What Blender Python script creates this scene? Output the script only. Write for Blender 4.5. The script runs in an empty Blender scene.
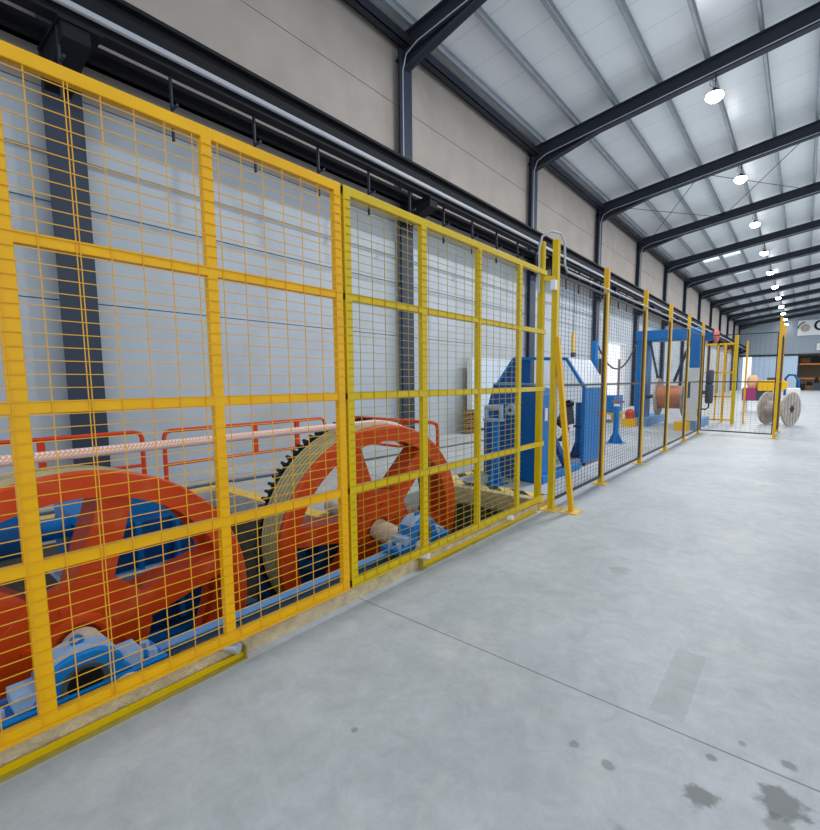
import bpy, bmesh, math, random
from mathutils import Vector, Matrix, Euler
random.seed(7)
PI = math.pi
SC = bpy.context.scene
COL = SC.collection

# ------------------------------------------------------------------ camera, world, exposure
cam_data = bpy.data.cameras.new('camera')
cam = bpy.data.objects.new('camera', cam_data); COL.objects.link(cam)
cam.location = (2.1055, 0.0, 1.4102)
cam.rotation_euler = (PI/2 - 0.1038, 0.0018, 0.6563)
cam_data.sensor_fit = 'VERTICAL'
cam_data.sensor_height = 36.0
cam_data.sensor_width = 36.0
cam_data.lens = 462.414 * 36.0 / 830.0
cam_data.shift_x = -35.757 / 830.0
cam_data.shift_y = 12.976 / 830.0
cam_data.clip_start = 0.05
cam_data.clip_end = 400
SC.camera = cam

world = bpy.data.worlds.new('world'); SC.world = world
world.use_nodes = True
wn = world.node_tree.nodes; wl = world.node_tree.links
wn['Background'].inputs['Color'].default_value = (0.90, 0.95, 1.0, 1)
wn['Background'].inputs['Strength'].default_value = 1.25
SC.view_settings.view_transform = 'Standard'
SC.view_settings.look = 'None'
SC.view_settings.exposure = 0.13
SC.view_settings.gamma = 1.0
SC.view_settings.use_curve_mapping = False
LAMP_POWER = 260.0

# ------------------------------------------------------------------ materials
def lin(c):
    c = c / 255.0
    return c / 12.92 if c <= 0.04045 else ((c + 0.055) / 1.055) ** 2.4
def rgb(r, g, b): return (lin(r), lin(g), lin(b), 1.0)

def mat(name, col, rough=0.5, metal=0.0, var=0.0, vscale=8.0, bump=0.0, bscale=40.0, spec=0.28, dirt=None, dirt_amt=0.0, dscale=3.0):
    m = bpy.data.materials.new(name); m.use_nodes = True
    nt = m.node_tree; b = nt.nodes['Principled BSDF']
    b.inputs['Roughness'].default_value = rough
    b.inputs['Metallic'].default_value = metal
    b.inputs['Specular IOR Level'].default_value = spec
    b.inputs['Base Color'].default_value = col
    tc = nt.nodes.new('ShaderNodeTexCoord')
    out = None
    if var > 0:
        n = nt.nodes.new('ShaderNodeTexNoise'); n.inputs['Scale'].default_value = vscale; n.inputs['Detail'].default_value = 5
        nt.links.new(tc.outputs['Object'], n.inputs['Vector'])
        r = nt.nodes.new('ShaderNodeValToRGB')
        r.color_ramp.elements[0].position = 0.3; r.color_ramp.elements[1].position = 0.7
        lo = tuple(max(0, c * (1 - var)) for c in col[:3]) + (1,); hi = tuple(min(1, c * (1 + var)) for c in col[:3]) + (1,)
        r.color_ramp.elements[0].color = lo; r.color_ramp.elements[1].color = hi
        nt.links.new(n.outputs['Fac'], r.inputs['Fac']); out = r.outputs['Color']
    if dirt:
        n2 = nt.nodes.new('ShaderNodeTexNoise'); n2.inputs['Scale'].default_value = dscale; n2.inputs['Detail'].default_value = 6; n2.inputs['Roughness'].default_value = 0.65
        nt.links.new(tc.outputs['Object'], n2.inputs['Vector'])
        r2 = nt.nodes.new('ShaderNodeValToRGB'); r2.color_ramp.elements[0].position = 0.52; r2.color_ramp.elements[1].position = 0.72
        r2.color_ramp.elements[0].color = (0, 0, 0, 1); r2.color_ramp.elements[1].color = (dirt_amt,) * 3 + (1,)
        nt.links.new(n2.outputs['Fac'], r2.inputs['Fac'])
        mx = nt.nodes.new('ShaderNodeMixRGB'); mx.inputs['Color1'].default_value = col; mx.inputs['Color2'].default_value = dirt
        if out: nt.links.new(out, mx.inputs['Color1'])
        nt.links.new(r2.outputs['Color'], mx.inputs['Fac']); out = mx.outputs['Color']
    if out: nt.links.new(out, b.inputs['Base Color'])
    if bump > 0:
        n3 = nt.nodes.new('ShaderNodeTexNoise'); n3.inputs['Scale'].default_value = bscale; n3.inputs['Detail'].default_value = 4
        nt.links.new(tc.outputs['Object'], n3.inputs['Vector'])
        bp = nt.nodes.new('ShaderNodeBump'); bp.inputs['Strength'].default_value = bump; bp.inputs['Distance'].default_value = 0.02
        nt.links.new(n3.outputs['Fac'], bp.inputs['Height']); nt.links.new(bp.outputs['Normal'], b.inputs['Normal'])
    return m

def emit_mat(name, col, strength):
    m = bpy.data.materials.new(name); m.use_nodes = True
    b = m.node_tree.nodes['Principled BSDF']
    b.inputs['Base Color'].default_value = col
    b.inputs['Emission Color'].default_value = col
    b.inputs['Emission Strength'].default_value = strength
    return m

M = {}
M['yellow'] = mat('orange_yellow_paint', rgb(226, 170, 0), 0.3, var=0.06, vscale=5)
M['lemon'] = mat('lemon_yellow_paint', rgb(202, 172, 0), 0.26, var=0.06, vscale=5)
M['postyellow'] = mat('post_yellow_paint', rgb(222, 170, 2), 0.32, var=0.05)
M['wire_y'] = mat('yellow_wire', rgb(222, 166, 36), 0.4)
M['wire_l'] = mat('lemon_wire', rgb(170, 148, 20), 0.4)
M['wire_d'] = mat('dark_wire', rgb(60, 64, 72), 0.5)
M['steel'] = mat('dark_grey_steel_paint', rgb(44, 49, 60), 0.5, var=0.1, vscale=2)
M['steel_black'] = mat('black_steel_paint', rgb(22, 24, 30), 0.7, var=0.1, vscale=2, spec=0.2)
M['column'] = mat('slate_column_paint', rgb(48, 58, 76), 0.5, var=0.06, vscale=2)
M['galv'] = mat('galvanised_steel', rgb(176, 183, 190), 0.36, 0.4, var=0.08, vscale=3)
M['conduit'] = mat('grey_conduit', rgb(168, 174, 182), 0.45)
M['track'] = mat('worn_olive_track_paint', rgb(150, 134, 60), 0.5, var=0.2, vscale=12)
M['concrete_pit'] = mat('pit_concrete', rgb(84, 80, 74), 0.9, var=0.25, vscale=3, bump=0.3)  # concrete toned down, the pit's deep shade is put into its colour
M['kerb'] = mat('beige_kerb_concrete', rgb(196, 180, 146), 0.9, var=0.22, vscale=14, bump=0.8, bscale=60)
M['wall_low'] = mat('cool_grey_wall_panel', rgb(174, 183, 192), 0.7, var=0.05, vscale=1.2, bump=0.08, bscale=8, dirt=rgb(158, 160, 160), dirt_amt=0.5, dscale=0.8)  # lower courses, cooler and paler than the upper panels
M['wall_up'] = mat('beige_concrete_wall_panel', rgb(164, 157, 151), 0.85, var=0.07, vscale=1.5, bump=0.1, bscale=10, dirt=rgb(182, 174, 168), dirt_amt=0.4, dscale=0.9)
M['wall_gap'] = mat('wall_joint_backing', rgb(96, 90, 86), 0.9)  # dark backing that shows through the panel joints
M['orange'] = mat('orange_red_wheel_paint', rgb(204, 68, 16), 0.42, var=0.1, vscale=4, dirt=rgb(214, 130, 96), dirt_amt=0.35, dscale=5)
M['rail_red'] = mat('red_handrail_paint', rgb(208, 62, 30), 0.4)
M['liner'] = mat('olive_groove_liner', rgb(190, 178, 132), 0.4, var=0.1, vscale=6)
M['liner_dark'] = mat('dark_groove_bed', rgb(112, 102, 66), 0.7, var=0.15, vscale=8)  # groove bottoms, a darker olive than the ridges between them
M['gear'] = mat('black_gear_steel', rgb(34, 34, 36), 0.5, 0.2)
M['shaft'] = mat('beige_shaft_wrap', rgb(196, 186, 170), 0.6, var=0.08)
M['blue'] = mat('blue_machine_paint', rgb(0, 116, 190), 0.38, var=0.07, vscale=3)
M['blue_dark'] = mat('deep_blue_paint', rgb(0, 82, 146), 0.38, var=0.08, vscale=4)
M['blue_light'] = mat('light_blue_base_paint', rgb(96, 150, 204), 0.45, var=0.06)
M['blue_tarp'] = mat('blue_gantry_paint', rgb(0, 104, 176), 0.42, var=0.12, vscale=2, bump=0.2, bscale=5)
M['bluewhite'] = mat('worn_blue_white_paint', rgb(140, 170, 204), 0.5, var=0.15, vscale=12)
M['dark'] = mat('dark_rubber', rgb(24, 24, 26), 0.6)
M['grey'] = mat('grey_machine_paint', rgb(110, 114, 118), 0.5, var=0.08)
M['greydark'] = mat('dark_grey_motor_paint', rgb(72, 80, 92), 0.5, var=0.1, vscale=10)
M['cabinet'] = mat('light_grey_cabinet_paint', rgb(208, 212, 213), 0.45, var=0.03)
M['pale'] = mat('pale_blue_sheet', rgb(196, 212, 228), 0.4, var=0.03)
M['wood'] = mat('weathered_reel_wood', rgb(176, 166, 156), 0.8, var=0.22, vscale=7, bump=0.2)
M['pallet'] = mat('brown_pallet_wood', rgb(120, 92, 70), 0.85, var=0.3, vscale=10)
M['copper'] = mat('copper_wire_winding', rgb(196, 128, 96), 0.38, 0.45, var=0.12, vscale=20)
M['red'] = mat('red_motor_paint', rgb(206, 70, 48), 0.45)
M['pinkred'] = mat('faded_red_plastic', rgb(214, 112, 100), 0.5)
M['rod'] = mat('dull_mauve_rod', rgb(150, 122, 132), 0.5)
M['magenta'] = mat('magenta_machine_paint', rgb(160, 62, 108), 0.5)
M['peach'] = mat('peach_sheet', rgb(240, 194, 148), 0.6)
M['yellow_m'] = mat('yellow_machine_paint', rgb(240, 186, 18), 0.4)
M['hazard_y'] = mat('yellow_edge_paint', rgb(222, 188, 96), 0.7, var=0.12, vscale=9)
M['white'] = mat('white_plastic', rgb(226, 228, 230), 0.4)
M['black'] = mat('black_plastic', rgb(18, 18, 20), 0.4)
M['shelf_o'] = mat('orange_shelf_beam', rgb(214, 134, 50), 0.5)
M['brown'] = mat('brown_box', rgb(118, 84, 62), 0.8, var=0.2)
M['tan'] = mat('tan_storage_wall', rgb(176, 160, 142), 0.9)
M['lamp_glow'] = emit_mat('lamp_glow', (1.0, 0.98, 0.95, 1), 30.0)

def striped(name, c1, c2, scale, axis_rot, rough=0.6, width=0.5, spec=0.5):
    m = mat(name, c1, rough, spec=spec); nt = m.node_tree; b = nt.nodes['Principled BSDF']
    tc = nt.nodes.new('ShaderNodeTexCoord'); mp = nt.nodes.new('ShaderNodeMapping'); mp.inputs['Rotation'].default_value = axis_rot
    w = nt.nodes.new('ShaderNodeTexWave'); w.inputs['Scale'].default_value = scale; w.wave_type = 'BANDS'; w.bands_direction = 'X'
    r = nt.nodes.new('ShaderNodeValToRGB'); r.color_ramp.interpolation = 'LINEAR'
    r.color_ramp.elements[0].position = width - 0.04; r.color_ramp.elements[0].color = c1
    r.color_ramp.elements[1].position = width + 0.04; r.color_ramp.elements[1].color = c2
    nt.links.new(tc.outputs['Object'], mp.inputs['Vector']); nt.links.new(mp.outputs['Vector'], w.inputs['Vector'])
    nt.links.new(w.outputs['Fac'], r.inputs['Fac']); nt.links.new(r.outputs['Color'], b.inputs['Base Color'])
    return m
M['rope'] = striped('pink_white_strand', rgb(240, 226, 222), rgb(226, 168, 160), 26.0, (0.9, 0, PI/2 - 0.5), 0.5)
M['hazard'] = striped('black_yellow_hazard', rgb(226, 200, 110), rgb(28, 26, 22), 1.15, (0, 0, -PI/4), 0.6)
M['checker'] = striped('checker_plate', rgb(214, 222, 232), rgb(120, 140, 166), 5.0, (0, 0.6, 0.9), 0.35)
M['corrugated'] = striped('corrugated_cladding', rgb(150, 164, 176), rgb(136, 150, 162), 1.6, (0, 0, 0), 0.5)
M['corrugated_pale'] = striped('translucent_cladding', rgb(196, 216, 236), rgb(180, 202, 226), 1.6, (0, 0, 0), 0.5)

# roof sheet: pale, faintly seamed across
m = mat('roof_sheet', rgb(236, 240, 243), 0.3, 0.15, var=0.04, vscale=0.6); M['roof'] = m
nt = m.node_tree; b = nt.nodes['Principled BSDF']
src = b.inputs['Base Color'].links[0].from_socket
tc = nt.nodes.new('ShaderNodeTexCoord'); sx = nt.nodes.new('ShaderNodeSeparateXYZ'); nt.links.new(tc.outputs['Object'], sx.inputs['Vector'])
mm = nt.nodes.new('ShaderNodeMath'); mm.operation = 'FRACT'; nt.links.new(sx.outputs['Y'], mm.inputs[0])
lt = nt.nodes.new('ShaderNodeMath'); lt.operation = 'LESS_THAN'; lt.inputs[1].default_value = 0.018; nt.links.new(mm.outputs[0], lt.inputs[0])
mx = nt.nodes.new('ShaderNodeMixRGB'); mx.inputs['Color2'].default_value = rgb(206, 211, 217)
nt.links.new(lt.outputs[0], mx.inputs['Fac']); nt.links.new(src, mx.inputs['Color1']); nt.links.new(mx.outputs['Color'], b.inputs['Base Color'])

# skylight sheet: translucent
m = bpy.data.materials.new('skylight_sheet'); m.use_nodes = True; M['skylight'] = m
nt = m.node_tree; nt.nodes.clear()
o = nt.nodes.new('ShaderNodeOutputMaterial'); t = nt.nodes.new('ShaderNodeBsdfTranslucent'); t.inputs['Color'].default_value = (0.9, 0.93, 0.95, 1)
nt.links.new(t.outputs[0], o.inputs['Surface'])

# floor: power-floated grey concrete, saw-cut joint, oil stains
m = bpy.data.materials.new('floated_concrete_floor'); m.use_nodes = True; M['floor'] = m
nt = m.node_tree; N = nt.nodes; L = nt.links; b = N['Principled BSDF']
b.inputs['Roughness'].default_value = 0.55; b.inputs['Specular IOR Level'].default_value = 0.35
tc = N.new('ShaderNodeTexCoord')
def noise(scale, detail=6, rough=0.6, dist=0.0):
    n = N.new('ShaderNodeTexNoise'); n.inputs['Scale'].default_value = scale; n.inputs['Detail'].default_value = detail
    n.inputs['Roughness'].default_value = rough; n.inputs['Distortion'].default_value = dist
    L.new(tc.outputs['Object'], n.inputs['Vector']); return n
def ramp(sock, p0, c0, p1, c1):
    r = N.new('ShaderNodeValToRGB'); r.color_ramp.elements[0].position = p0; r.color_ramp.elements[0].color = c0
    r.color_ramp.elements[1].position = p1; r.color_ramp.elements[1].color = c1
    L.new(sock, r.inputs['Fac']); return r.outputs['Color']
def mix(fac, c1, c2, mode='MIX'):
    x = N.new('ShaderNodeMixRGB'); x.blend_type = mode
    for s, v in ((x.inputs['Fac'], fac), (x.inputs['Color1'], c1), (x.inputs['Color2'], c2)):
        if hasattr(v, 'links'): L.new(v, s)
        else: s.default_value = v
    return x.outputs['Color']
base = ramp(noise(0.9, 8, 0.62, 0.4).outputs['Fac'], 0.3, rgb(164, 172, 177), 0.7, rgb(188, 195, 200))
fine = ramp(noise(7, 10, 0.78, 0.6).outputs['Fac'], 0.36, (0.84, 0.84, 0.84, 1), 0.66, (1.06, 1.06, 1.05, 1))
base = mix(1.0, base, fine, 'MULTIPLY')
pale = ramp(noise(1.7, 8, 0.7, 0.8).outputs['Fac'], 0.55, (0, 0, 0, 1), 0.75, (0.5, 0.5, 0.5, 1))
base = mix(pale, base, rgb(206, 202, 192))
# trowel streaks
mp = N.new('ShaderNodeMapping'); mp.inputs['Rotation'].default_value = (0, 0, 0.7); mp.inputs['Scale'].default_value = (1.0, 7.0, 1.0)
L.new(tc.outputs['Object'], mp.inputs['Vector'])
ns = N.new('ShaderNodeTexNoise'); ns.inputs['Scale'].default_value = 2.2; ns.inputs['Detail'].default_value = 6; L.new(mp.outputs['Vector'], ns.inputs['Vector'])
base = mix(1.0, base, ramp(ns.outputs['Fac'], 0.3, (0.97, 0.97, 0.97, 1), 0.7, (1.02, 1.02, 1.02, 1)), 'MULTIPLY')
sep = N.new('ShaderNodeSeparateXYZ'); L.new(tc.outputs['Object'], sep.inputs['Vector'])
wob = noise(14, 4)
def math_(op, a, bb=None, c=None):
    x = N.new('ShaderNodeMath'); x.operation = op
    for i, v in enumerate((a, bb, c)):
        if v is None: continue
        if hasattr(v, 'links'): L.new(v, x.inputs[i])
        else: x.inputs[i].default_value = v
    return x.outputs[0]
def spot(x, y, r, amt, soft=0.5):
    dx = math_('SUBTRACT', sep.outputs['X'], x); dy = math_('SUBTRACT', sep.outputs['Y'], y)
    d = math_('SQRT', math_('ADD', math_('MULTIPLY', dx, dx), math_('MULTIPLY', dy, dy)))
    d = math_('ADD', d, math_('MULTIPLY', math_('SUBTRACT', wob.outputs['Fac'], 0.5), r * 2.2))
    mr = N.new('ShaderNodeMapRange'); mr.interpolation_type = 'SMOOTHSTEP'
    L.new(d, mr.inputs['Value']); mr.inputs['From Min'].default_value = r * soft; mr.inputs['From Max'].default_value = r
    mr.inputs['To Min'].default_value = amt; mr.inputs['To Max'].default_value = 0.0
    return mr.outputs['Result']
stain_col = rgb(96, 98, 98)
for (x, y, r, a) in ((1.915, 1.655, 0.062, 0.75), (2.14, 1.80, 0.09, 0.75), (2.14, 1.70, 0.05, 0.5), (2.15, 2.0, 0.035, 0.6), (1.92, 1.87, 0.022, 0.6), (1.485, 1.62, 0.022, 0.5),
                     (1.615, 1.6, 0.03, 0.55), (2.0, 2.02, 0.02, 0.5), (1.74, 1.36, 0.03, 0.4), (2.6, 3.3, 0.10, 0.35), (1.1, 3.4, 0.09, 0.25), (0.75, 1.15, 0.02, 0.5)):
    base = mix(spot(x, y, r, a), base, stain_col)
# faint darker rectangle left by a removed patch
inx = math_('MULTIPLY', math_('GREATER_THAN', sep.outputs['X'], 1.665), math_('LESS_THAN', sep.outputs['X'], 1.80))
iny = math_('MULTIPLY', math_('GREATER_THAN', sep.outputs['Y'], 2.0), math_('LESS_THAN', sep.outputs['Y'], 2.57))
base = mix(math_('MULTIPLY', math_('MULTIPLY', inx, iny), 0.22), base, rgb(120, 122, 120))
# saw-cut joints
def joint(axis, v, w=0.006):
    d = math_('ABSOLUTE', math_('SUBTRACT', sep.outputs[axis], v)); return math_('LESS_THAN', d, w * 0.5)
for v in (1.932, 7.9, 13.9, 19.9):
    base = mix(math_('MULTIPLY', joint('Y', v, 0.007), 0.75), base, rgb(84, 82, 76))
for v in (5.2,):
    base = mix(math_('MULTIPLY', joint('X', v, 0.007), 0.75), base, rgb(84, 82, 76))
L.new(base, b.inputs['Base Color'])
bm_ = N.new('ShaderNodeBump'); bm_.inputs['Strength'].default_value = 0.12; bm_.inputs['Distance'].default_value = 0.01
L.new(noise(30, 5).outputs['Fac'], bm_.inputs['Height']); L.new(bm_.outputs['Normal'], b.inputs['Normal'])

# ------------------------------------------------------------------ mesh helpers
class MB:
    def __init__(s): s.bm = bmesh.new()
    def box(s, x0, x1, y0, y1, z0, z1, mtx=None):
        v = [s.bm.verts.new((x, y, z)) for x in (x0, x1) for y in (y0, y1) for z in (z0, z1)]
        if mtx: 
            for q in v: q.co = mtx @ q.co
        for f in ((0,1,3,2),(4,6,7,5),(0,4,5,1),(2,3,7,6),(0,2,6,4),(1,5,7,3)): s.bm.faces.new([v[i] for i in f])
        return s
    def prism(s, pts, vec):
        """closed polygon of 3D points swept along vec"""
        a = [s.bm.verts.new(p) for p in pts]; vec = Vector(vec)
        c = [s.bm.verts.new(Vector(p) + vec) for p in pts]; n = len(pts)
        s.bm.faces.new(a); s.bm.faces.new(c[::-1])
        for i in range(n): s.bm.faces.new((a[i], a[(i+1) % n], c[(i+1) % n], c[i]))
        return s
    def bar(s, p, q, w, h=None, up=(0, 0, 1)):
        """rectangular bar from p to q; w across, h along up"""
        h = h or w; p = Vector(p); q = Vector(q); d = (q - p).normalized(); up = Vector(up)
        if abs(d.dot(up)) > 0.98: up = Vector((0, 1, 0))
        r = d.cross(up).normalized(); u = r.cross(d).normalized()
        ring = lambda c: [s.bm.verts.new(c + r*a*w/2 + u*bb*h/2) for a, bb in ((-1,-1),(1,-1),(1,1),(-1,1))]
        A, B = ring(p), ring(q)
        s.bm.faces.new(A[::-1]); s.bm.faces.new(B)
        for i in range(4): s.bm.faces.new((A[i], A[(i+1)%4], B[(i+1)%4], B[i]))
        return s
    def tube(s, pts, r, n=10, cap=True):
        P = [Vector(p) for p in pts]; rings = []
        ref = None
        for i, p in enumerate(P):
            d = (P[min(i+1, len(P)-1)] - P[max(i-1, 0)]).normalized()
            if ref is None:
                ref = Vector((0,0,1)) if abs(d.z) < 0.9 else Vector((1,0,0))
            u = (ref - d * ref.dot(d)).normalized(); ref = u; w = d.cross(u)
            rr = r[i] if isinstance(r, (list, tuple)) else r
            rings.append([s.bm.verts.new(p + (u*math.cos(2*PI*k/n) + w*math.sin(2*PI*k/n))*rr) for k in range(n)])
        for a, c in zip(rings, rings[1:]):
            for k in range(n): s.bm.faces.new((a[k], a[(k+1)%n], c[(k+1)%n], c[k]))
        if cap: s.bm.faces.new(rings[0][::-1]); s.bm.faces.new(rings[-1])
        return s
    def lathe(s, prof, n=48, axis='x', c=(0,0,0), closed=True):
        """profile of (along, radius) revolved about an axis through c"""
        c = Vector(c); rings = []
        for a, r in prof:
            ring = []
            for k in range(n):
                t = 2*PI*k/n; p, q = r*math.cos(t), r*math.sin(t)
                v = {'x': (a, p, q), 'y': (q, a, p), 'z': (p, q, a)}[axis]
                ring.append(s.bm.verts.new(c + Vector(v)))
            rings.append(ring)
        m = len(rings)
        for i in range(m if closed else m - 1):
            a, d = rings[i], rings[(i+1) % m]
            for k in range(n): s.bm.faces.new((a[k], a[(k+1)%n], d[(k+1)%n], d[k]))
        if not closed:
            s.bm.faces.new(rings[0][::-1]); s.bm.faces.new(rings[-1])
        return s
    def cyl(s, p, q, r, n=20): return s.tube([p, q], r, n)
    def build(s, name, m, parent=None, smooth=False, bevel=0.0, kind=None):
        bmesh.ops.recalc_face_normals(s.bm, faces=s.bm.faces)
        me = bpy.data.meshes.new(name); s.bm.to_mesh(me); s.bm.free()
        me.materials.append(M[m] if isinstance(m, str) else m)
        if smooth:
            for p in me.polygons: p.use_smooth = True
            me.set_sharp_from_angle(angle=0.6)
        o = bpy.data.objects.new(name, me); COL.objects.link(o)
        if parent: o.parent = parent
        if bevel:
            bv = o.modifiers.new('bevel', 'BEVEL'); bv.width = bevel; bv.segments = 2; bv.limit_method = 'ANGLE'
        if kind: o['kind'] = kind
        return o
def tag(o, label, cat, group=None):
    o['label'] = label; o['category'] = cat
    if group: o['group'] = group
    return o
def thing(name, label, cat, loc=(0,0,0), rot=(0,0,0), group=None):
    o = bpy.data.objects.new(name, None); COL.objects.link(o)
    o.empty_display_size = 0.1
    o.location = loc; o.rotation_euler = rot
    return tag(o, label, cat, group)
def dup(root, loc, label, group=None):
    r = root.copy(); COL.objects.link(r); r.location = loc; r['label'] = label
    if group: r['group'] = group
    for ch in list(root.children):
        c = ch.copy(); COL.objects.link(c); c.parent = r
        for g in ch.children:
            d = g.copy(); COL.objects.link(d); d.parent = c
    return r
ORD = ['first','second','third','fourth','fifth','sixth','seventh','eighth','ninth','tenth','eleventh','twelfth','thirteenth','fourteenth','fifteenth','sixteenth','seventeenth','eighteenth','nineteenth','twentieth']

# ------------------------------------------------------------------ setting
Y0, Y1 = -7.0, 74.9          # hall ends
XW = -5.25                   # inner face of the left wall
XR = 9.6                     # right limit (open side)
FR = [1.87 + 6.03*k for k in range(-1, 13)]      # portal frames
roof_z = lambda x: 9.62 + 0.148*x

mb = MB(); T = -0.25
for (x0, x1, y0, y1) in ((-0.2, XR+3, Y0, Y1+7), (XW-0.1, -0.2, 4.95, Y1+7), (XW-0.1, -1.7, 2.85, 4.95), (XW-0.1, -3.9, Y0, 2.85), (-3.9, -0.2, Y0, -3.0)):
    mb.box(x0, x1, y0, y1, T, 0)
mb.build('floor', 'floor', kind='structure')
mb = MB()
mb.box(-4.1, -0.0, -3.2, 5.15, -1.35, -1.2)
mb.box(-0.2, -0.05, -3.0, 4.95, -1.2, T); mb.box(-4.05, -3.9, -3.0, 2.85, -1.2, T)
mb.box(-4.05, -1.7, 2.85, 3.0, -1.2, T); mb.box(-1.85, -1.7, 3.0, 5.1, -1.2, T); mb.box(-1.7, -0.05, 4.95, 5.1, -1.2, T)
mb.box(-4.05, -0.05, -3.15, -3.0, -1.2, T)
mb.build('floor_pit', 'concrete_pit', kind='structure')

# left wall: precast panel courses between the columns, with a doorway
DOOR = (21.85, 24.5, 3.15)
DW = (DOOR[0]-0.082, DOOR[1]+0.082, DOOR[2]+0.082)
def wall_courses(mb, z_list):
    ys = [Y0] + FR + [Y1]
    for y0, y1 in zip(ys, ys[1:]):
        for z0, z1 in z_list:
            segs = [(y0, y1, z0, z1)]
            if y0 < DW[0] < y1 and z0 < DW[2]:
                segs = [(y0, DW[0], z0, z1), (DW[1], y1, z0, z1)]
                if z1 > DW[2]: segs.append((DW[0], DW[1], max(z0, DW[2]), z1))
            for a, b2, c, d in segs:
                if b2 - a > 0.02: mb.box(XW-0.18, XW, a, b2, c + 0.006, d - 0.006)
mb = MB(); wall_courses(mb, [(0.0, 2.4), (2.4, 4.87)]); mb.build('wall_left', 'wall_low', kind='structure')
mb = MB(); wall_courses(mb, [(4.87, 7.33), (7.33, 8.66)]); mb.build('wall_left_upper', 'wall_up', kind='structure')
mb = MB()
mb.box(XW-0.22, XW-0.17, Y0, DW[0], 0, 8.66); mb.box(XW-0.22, XW-0.17, DW[1], Y1, 0, 8.66); mb.box(XW-0.22, XW-0.17, DW[0], DW[1], DW[2], 8.66)
mb.build('wall_left_backing', 'wall_gap', kind='structure')
mb = MB()
mb.box(XW-0.2, XW+0.03, DOOR[0]-0.08, DOOR[0], 0, DOOR[2]+0.08); mb.box(XW-0.2, XW+0.03, DOOR[1], DOOR[1]+0.08, 0, DOOR[2]+0.08)
mb.box(XW-0.2, XW+0.03, DOOR[0], DOOR[1], DOOR[2], DOOR[2]+0.08)
mb.build('door_1', 'cabinet', kind='structure')

# roof sheet with skylight strips
px = [-4.80 + 1.124*i for i in range(13)]        # purlin lines
sky = []
for k in (6, 7, 8, 9):
    for i in ((1, 2) if k % 2 == 0 else (2,)):
        sky.append((px[i]+0.08, px[i+1]-0.08, FR[k]+1.4, FR[k]+3.6))
xs = sorted(set([XW-0.3] + [s[0] for s in sky] + [s[1] for s in sky] + [XR]))
ys = sorted(set([Y0, Y1] + [s[2] for s in sky] + [s[3] for s in sky]))
mb = MB()
def slab(mb, x0, x1, y0, y1, t=0.05, lift=0.0):
    mb.prism([(x0, y0, roof_z(x0)+lift), (x1, y0, roof_z(x1)+lift), (x1, y0, roof_z(x1)+lift+t), (x0, y0, roof_z(x0)+lift+t)], (0, y1-y0, 0))
inside = lambda a, b2, s: s[0]-1e-4 <= a and b2 <= s[1]+1e-4
for y0, y1 in zip(ys, ys[1:]):
    run = None
    for x0, x1 in zip(xs, xs[1:]):
        hole = any(inside(x0, x1, s) and s[2]-1e-4 <= y0 and y1 <= s[3]+1e-4 for s in sky)
        if hole:
            if run: slab(mb, run[0], run[1], y0, y1); run = None
        else: run = (run[0], x1) if run else (x0, x1)
    if run: slab(mb, run[0], run[1], y0, y1)
mb.build('ceiling', 'roof', kind='structure')
for i, s in enumerate(sky):
    mb = MB(); slab(mb, s[0]-0.04, s[1]+0.04, s[2]-0.04, s[3]+0.04, 0.004, 0.056)
    mb.build('window_%d' % (i+1), 'skylight', kind='structure')
# eaves capping above the wall panels
mb = MB(); mb.box(XW-0.25, XW+0.1, Y0, Y1, 8.66, 8.78); mb.build('trim_1', 'wall_up', kind='structure')

# far wall with a storage opening and a lit doorway
FX0, FX1 = XW-0.2, XR+3
OP = (1.35, 8.0, 4.35)
mb = MB()
top = lambda x: roof_z(x)
mb.prism([(FX0, Y1, 4.6), (FX1, Y1, 4.6), (FX1, Y1, top(FX1)), (FX0, Y1, top(FX0))], (0, 0.15, 0))
mb.build('wall_far', 'corrugated', kind='structure')
mb = MB(); mb.box(-3.6, OP[0], Y1, Y1+0.15, 0, 4.45); mb.box(OP[1], FX1, Y1, Y1+0.15, 0, 4.45)
mb.box(FX0, -4.6, Y1, Y1+0.15, 0, 4.45)
mb.build('wall_far_lower', 'corrugated_pale', kind='structure')
mb = MB(); mb.box(FX0, FX1, Y1-0.12, Y1+0.2, 4.4, 4.64); mb.build('trim_2', 'steel', kind='structure')
mb = MB(); mb.box(OP[0]-0.3, OP[1]+0.4, Y1+6.4, Y1+6.6, 0, 4.6); mb.box(OP[0]-0.4, OP[0]-0.2, Y1+0.2, Y1+6.6, 0, 4.6); mb.box(OP[1]+0.3, OP[1]+0.5, Y1+0.2, Y1+6.6, 0, 4.6)
mb.box(OP[0]-0.4, OP[1]+0.5, Y1+0.2, Y1+6.6, 4.6, 4.7)
mb.build('wall_storage', 'tan', kind='structure')

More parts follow.
